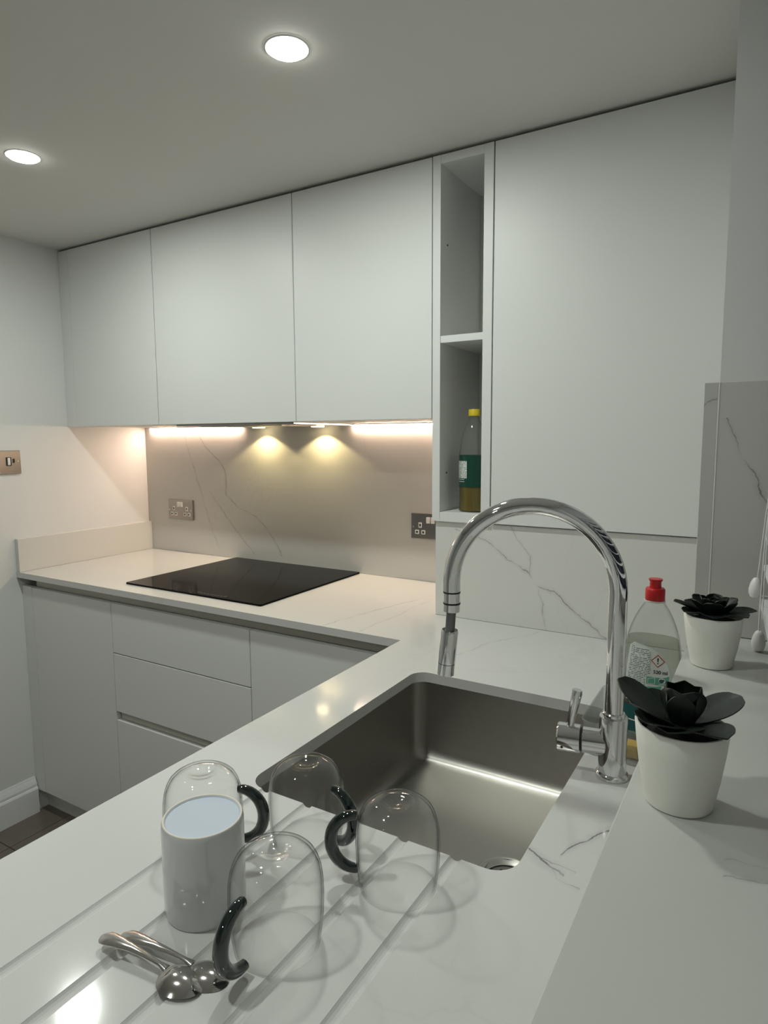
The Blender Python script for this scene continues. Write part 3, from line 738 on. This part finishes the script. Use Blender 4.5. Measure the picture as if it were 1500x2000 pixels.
label_patch('symbol_caption', [(.0135, .0983), (.0135, .0998), (.0225, .1000), (.0225, .0985)], 'paper', lb, .0009, 6, 2)
hx, hz = .0115, .1345
dm = label_patch('hazard_diamond', [(hx, hz+.0100), (hx+.0100, hz), (hx, hz-.0100), (hx-.0100, hz)], 'hazred', lb, .0008, 8, 10)
label_patch('hazard_field', [(hx, hz+.0081), (hx+.0081, hz), (hx, hz-.0081), (hx-.0081, hz)], 'paper', dm, .0004+.0006, 8, 10)
label_patch('exclamation_stroke', [(hx-.0011, hz+.0048), (hx+.0011, hz+.0048), (hx+.0007, hz-.0012), (hx-.0007, hz-.0012)], 'ink', dm, .0014, 3, 4)
label_patch('exclamation_dot', disc(hx, hz-.0034, .0011, 12), 'ink', dm, .0014, 4, 5)
def text_on(name, body, x, z, size, mat, parent, lift):
    cu = bpy.data.curves.new('t', 'FONT'); cu.body = body; cu.size = size; cu.offset = size*.022
    to = bpy.data.objects.new('t', cu); COL.objects.link(to)
    dg = bpy.context.evaluated_depsgraph_get(); me = bpy.data.meshes.new_from_object(to.evaluated_get(dg))
    bpy.data.objects.remove(to)
    for v in me.vertices: v.co = Vector(front(x+v.co.x, z+v.co.y, lift))
    me.name = name; me.materials.clear(); me.materials.append(MAT[mat])
    o = bpy.data.objects.new(name, me); COL.objects.link(o); o.parent = parent
    return o
text_on('volume_text', '520 ml', .0055, .1152, .0072, 'ink', lb, .0010)
# teal lower band wraps the bottle
def band(name, z0, z1, mat, lift):
    bm = bmesh.new(); R = [[bm.verts.new((p[0], p[1], p[2])) for p in sect(z, 48, -lift)] for z in (z0, (z0*2+z1)/3, (z0+2*z1)/3, z1)]
    for a, b in zip(R, R[1:]):
        for i in range(48): bm.faces.new((a[i], a[(i+1) % 48], b[(i+1) % 48], b[i]))
    return link(name, bm, mat, t, True)
band('teal_band', .012, .058, 'teal', .0004)
band('white_line', .034, .036, 'paper', .0007)

# ------------------------------------------------------------------ potted plants
def leaf_mesh(length, width, e0, e1, cup, tipw=.25, n=14, m=7, th=.0011):
    """leaf along +x: starts at elevation e0 and bends to e1 (radians), cupped across"""
    bm = bmesh.new(); P = [[], []]
    x = z = 0.0; prev = 0
    cent = []
    for i in range(n+1):
        s = i/n; e = e0+(e1-e0)*s; cent.append((x, z, e)); x += math.cos(e)*length/n; z += math.sin(e)*length/n
    rows = []
    for i, (cx, cz, e) in enumerate(cent):
        s = i/n; wd = width*.5*max(.06, (.34+.66*math.sin(PI/2*s/.58) if s < .58 else math.sqrt(max(0, 1-((s-.58)/.42)**2))))
        row = []
        for j in range(m+1):
            v = -1+2*j/m; h = cup*wd*v*v + .06*wd*math.cos(v*PI*3)*.3
            row.append((cx-math.sin(e)*h, v*wd, cz+math.cos(e)*h))
        rows.append(row)
    T = [[bm.verts.new(p) for p in r] for r in rows]
    Bt = [[bm.verts.new((p[0]+math.sin(cent[i][2])*th, p[1], p[2]-math.cos(cent[i][2])*th)) for p in r] for i, r in enumerate(rows)]
    for i in range(n):
        for j in range(m):
            bm.faces.new((T[i][j], T[i+1][j], T[i+1][j+1], T[i][j+1])); bm.faces.new((Bt[i][j], Bt[i][j+1], Bt[i+1][j+1], Bt[i+1][j]))
        for j in (0, m): bm.faces.new((T[i][j], T[i+1][j], Bt[i+1][j], Bt[i][j]))
    for i in (0, n):
        for j in range(m): bm.faces.new((T[i][j], T[i][j+1], Bt[i][j+1], Bt[i][j]))
    return bm
def plant(x, y, lab, leaves, rt_=.0371, rb=.0275, h=.0705):
    t = thing('potted_plant', lab, 'potted plant', (x, y, ZL), group='artificial succulents on the ledge')
    lathe('pot', [(rb-.003, .0003), (rb-.0008, .0010), (rb, .0030), (rb+(rt_-rb)*.42, h*.35), (rb+(rt_-rb)*.80, h*.72), (rt_, h-.001), (rt_-.0006, h), (rt_-.0022, h), (rt_-.0028, h-.002), (rt_-.0045, h-.012)], 'pot', t, 48, capb=True, capt=False)
    lathe('soil', [(rt_-.0042, h-.010), (.001, h-.008)], 'soil', t, 32, capb=False, capt=True)
    for phi, r0_, z0_, ln, wd, e0, e1, cup in leaves:
        a = math.radians(phi)
        o = link('leaf', leaf_mesh(ln, wd, math.radians(e0), math.radians(e1), cup), 'leaf', t, True, loc=(r0_*math.cos(a), r0_*math.sin(a), h-.006+z0_))
        o.rotation_euler = (0, 0, a)
    return t
bud = lambda base, n, r, z, ln, wd, e0, e1, cup: [(base+360*k/n, r, z, ln, wd, e0, e1, cup) for k in range(n)]
plant(2.2454, -1.2939, 'near potted succulent with broad dark leaves beside the tap',
      [(182, .005, .004, .057, .050, 28, 40, .12), (215, .005, .004, .046, .040, 24, 34, .2), (38, .006, .006, .052, .036, 18, 30, .2), (262, .004, .005, .040, .046, 22, 2, .22), (318, .005, .004, .044, .040, 18, 8, .25),
       (150, .004, .002, .042, .034, 25, 30, .3), (90, .004, .002, .042, .034, 20, 28, .3), (240, .005, .004, .044, .042, 20, 16, .2)]
      + bud(20, 5, .006, .004, .036, .036, 58, 100, .5) + bud(50, 4, .003, .005, .026, .022, 62, 112, .6) + bud(0, 3, .001, .006, .020, .014, 75, 110, .7))
plant(2.2420, -.9044, 'far potted succulent with dark leaves beside the blind cord',
      [(208, .006, .004, .052, .026, 24, 22, .3), (225, .006, .005, .042, .034, 14, 8, .25), (28, .006, .003, .052, .030, 10, 8, .3), (330, .005, .005, .044, .032, 14, 6, .25), (275, .004, .005, .038, .04, 16, 2, .22),
       (100, .004, .002, .04, .034, 20, 20, .3), (150, .004, .002, .042, .03, 22, 20, .3)]
      + bud(212, 6, .008, .003, .034, .026, 40, 55, .35) + bud(240, 5, .005, .005, .028, .022, 55, 70, .45) + bud(10, 4, .002, .006, .022, .016, 68, 85, .6), h=.0709, rb=.0265)

# ------------------------------------------------------------------ oil bottle on the open shelf
OX, OY, OZ = 1.6275, -.292, 1.1789
t = thing('oil_bottle', 'clear cooking oil bottle with yellow cap and green label on the open shelf', 'bottle', (OX, OY, OZ))
prof = [(.034, 0), (.0385, .003)]
for k in range(5): prof += [(.0385, .010+.011*k), (.0372, .0145+.011*k)]
prof += [(.0385, .066), (.0385, .150), (.0378, .158), (.0355, .166), (.0365, .171), (.0335, .181), (.0345, .186), (.0305, .200), (.0295, .206), (.0240, .220), (.0165, .234), (.0130, .240), (.0130, .249)]
lathe('body', prof, 'pet', t, 40)
lathe('oil', [(.033, .0015), (.0368, .004), (.0355, .030), (.0368, .066), (.0370, .146)], 'oil', t, 36)
lathe('label', [(.0389, .066), (.0389, .1475)], 'dkgreen', t, 48, capb=False, capt=False)
lathe('cap', [(.0150, .249), (.0150, .264), (.0140, .266), (.001, .266)], 'yellow', t, 32)
def wrap(name, a0, a1, z0, z1, mat, r=.0392):
    bm = bmesh.new(); n = 8; q = []
    for i in range(n+1):
        a = math.radians(a0+(a1-a0)*i/n); q.append((bm.verts.new((r*math.cos(a), r*math.sin(a), z0)), bm.verts.new((r*math.cos(a), r*math.sin(a), z1))))
    for a, b in zip(q, q[1:]): bm.faces.new((a[0], b[0], b[1], a[1]))
    return link(name, bm, mat, t, True)
wrap('nutrition_panel', 212, 266, .088, .133, 'print2')
wrap('barcode_line', 214, 255, .0845, .0858, 'paper'); wrap('barcode_line', 214, 255, .0790, .0803, 'paper')
wrap('print_drop', 322, 338, .078, .094, 'green')

# ------------------------------------------------------------------ venetian blind over the window
def bx_(y): return 2.297 - SPL*(y+0.80)
t = thing('venetian_blind', 'white slatted venetian blind at the right edge of the window', 'blind', (bx_(-.8), -.8, 1.13))
def slat(name, z0, z1, tilt=0.0, wd=.048, dx=0.0, ye=-1.90):
    bm = bmesh.new(); V = []
    for y in (-.785, ye):
        for k, (a, b) in enumerate(((0, z0), (wd, z0+tilt), (wd, z1+tilt), (0, z1))):
            V.append(bm.verts.new((bx_(y)+dx+a-bx_(-.8), y+.8, b-1.13)))
    for f in ((0, 1, 2, 3), (7, 6, 5, 4), (0, 4, 5, 1), (1, 5, 6, 2), (2, 6, 7, 3), (3, 7, 4, 0)): bm.faces.new([V[i] for i in f])
    return link(name, bm, 'slat', t)
slat('bottom_rail', 1.120, 1.138)
for k in range(19):
    z = 1.180+.0445*k
    if z < 1.98: slat('slat', z, z+.0028, .014)
slat('head_rail', 2.005, 2.060)
def blind_tube(name, pts, r, mat, n=8): return tube(name, [(a-bx_(-.8), b+.8, c-1.13) for a, b, c in pts], r, mat, t, n)
for y in (-.86, -1.30, -1.75):
    blind_tube('ladder_cord', [(bx_(y)-.0012, y, 1.12), (bx_(y)-.0012, y, 2.01)], .0008, 'cord')
blind_tube('pull_cord', [(2.2905, -.802, 1.165), (2.2925, -.802, 1.20), (2.2955, -.802, 1.25), (2.299, -.802, 1.30), (2.306, -.801, 1.45), (2.318, -.800, 2.01)], .0010, 'cord')
blind_tube('pull_cord', [(2.2960, -.812, 1.083), (2.2955, -.812, 1.12), (2.2965, -.812, 1.20), (2.3000, -.812, 1.30), (2.308, -.812, 1.50), (2.320, -.812, 2.01)], .0010, 'cord')
def toggle(x, y, z):
    bm = bmesh.new(); lathe_bm(bm, [(.002, .030), (.0045, .0285), (.0075, .022), (.0095, .013), (.0092, .007), (.0070, .0015), (.004, 0)], 20, True, True)
    return link('cord_toggle', bm, 'white_plastic', t, True, loc=(x-bx_(-.8), y+.8, z-1.13))
toggle(2.2890, -.802, 1.137); toggle(2.2962, -.812, 1.0615)
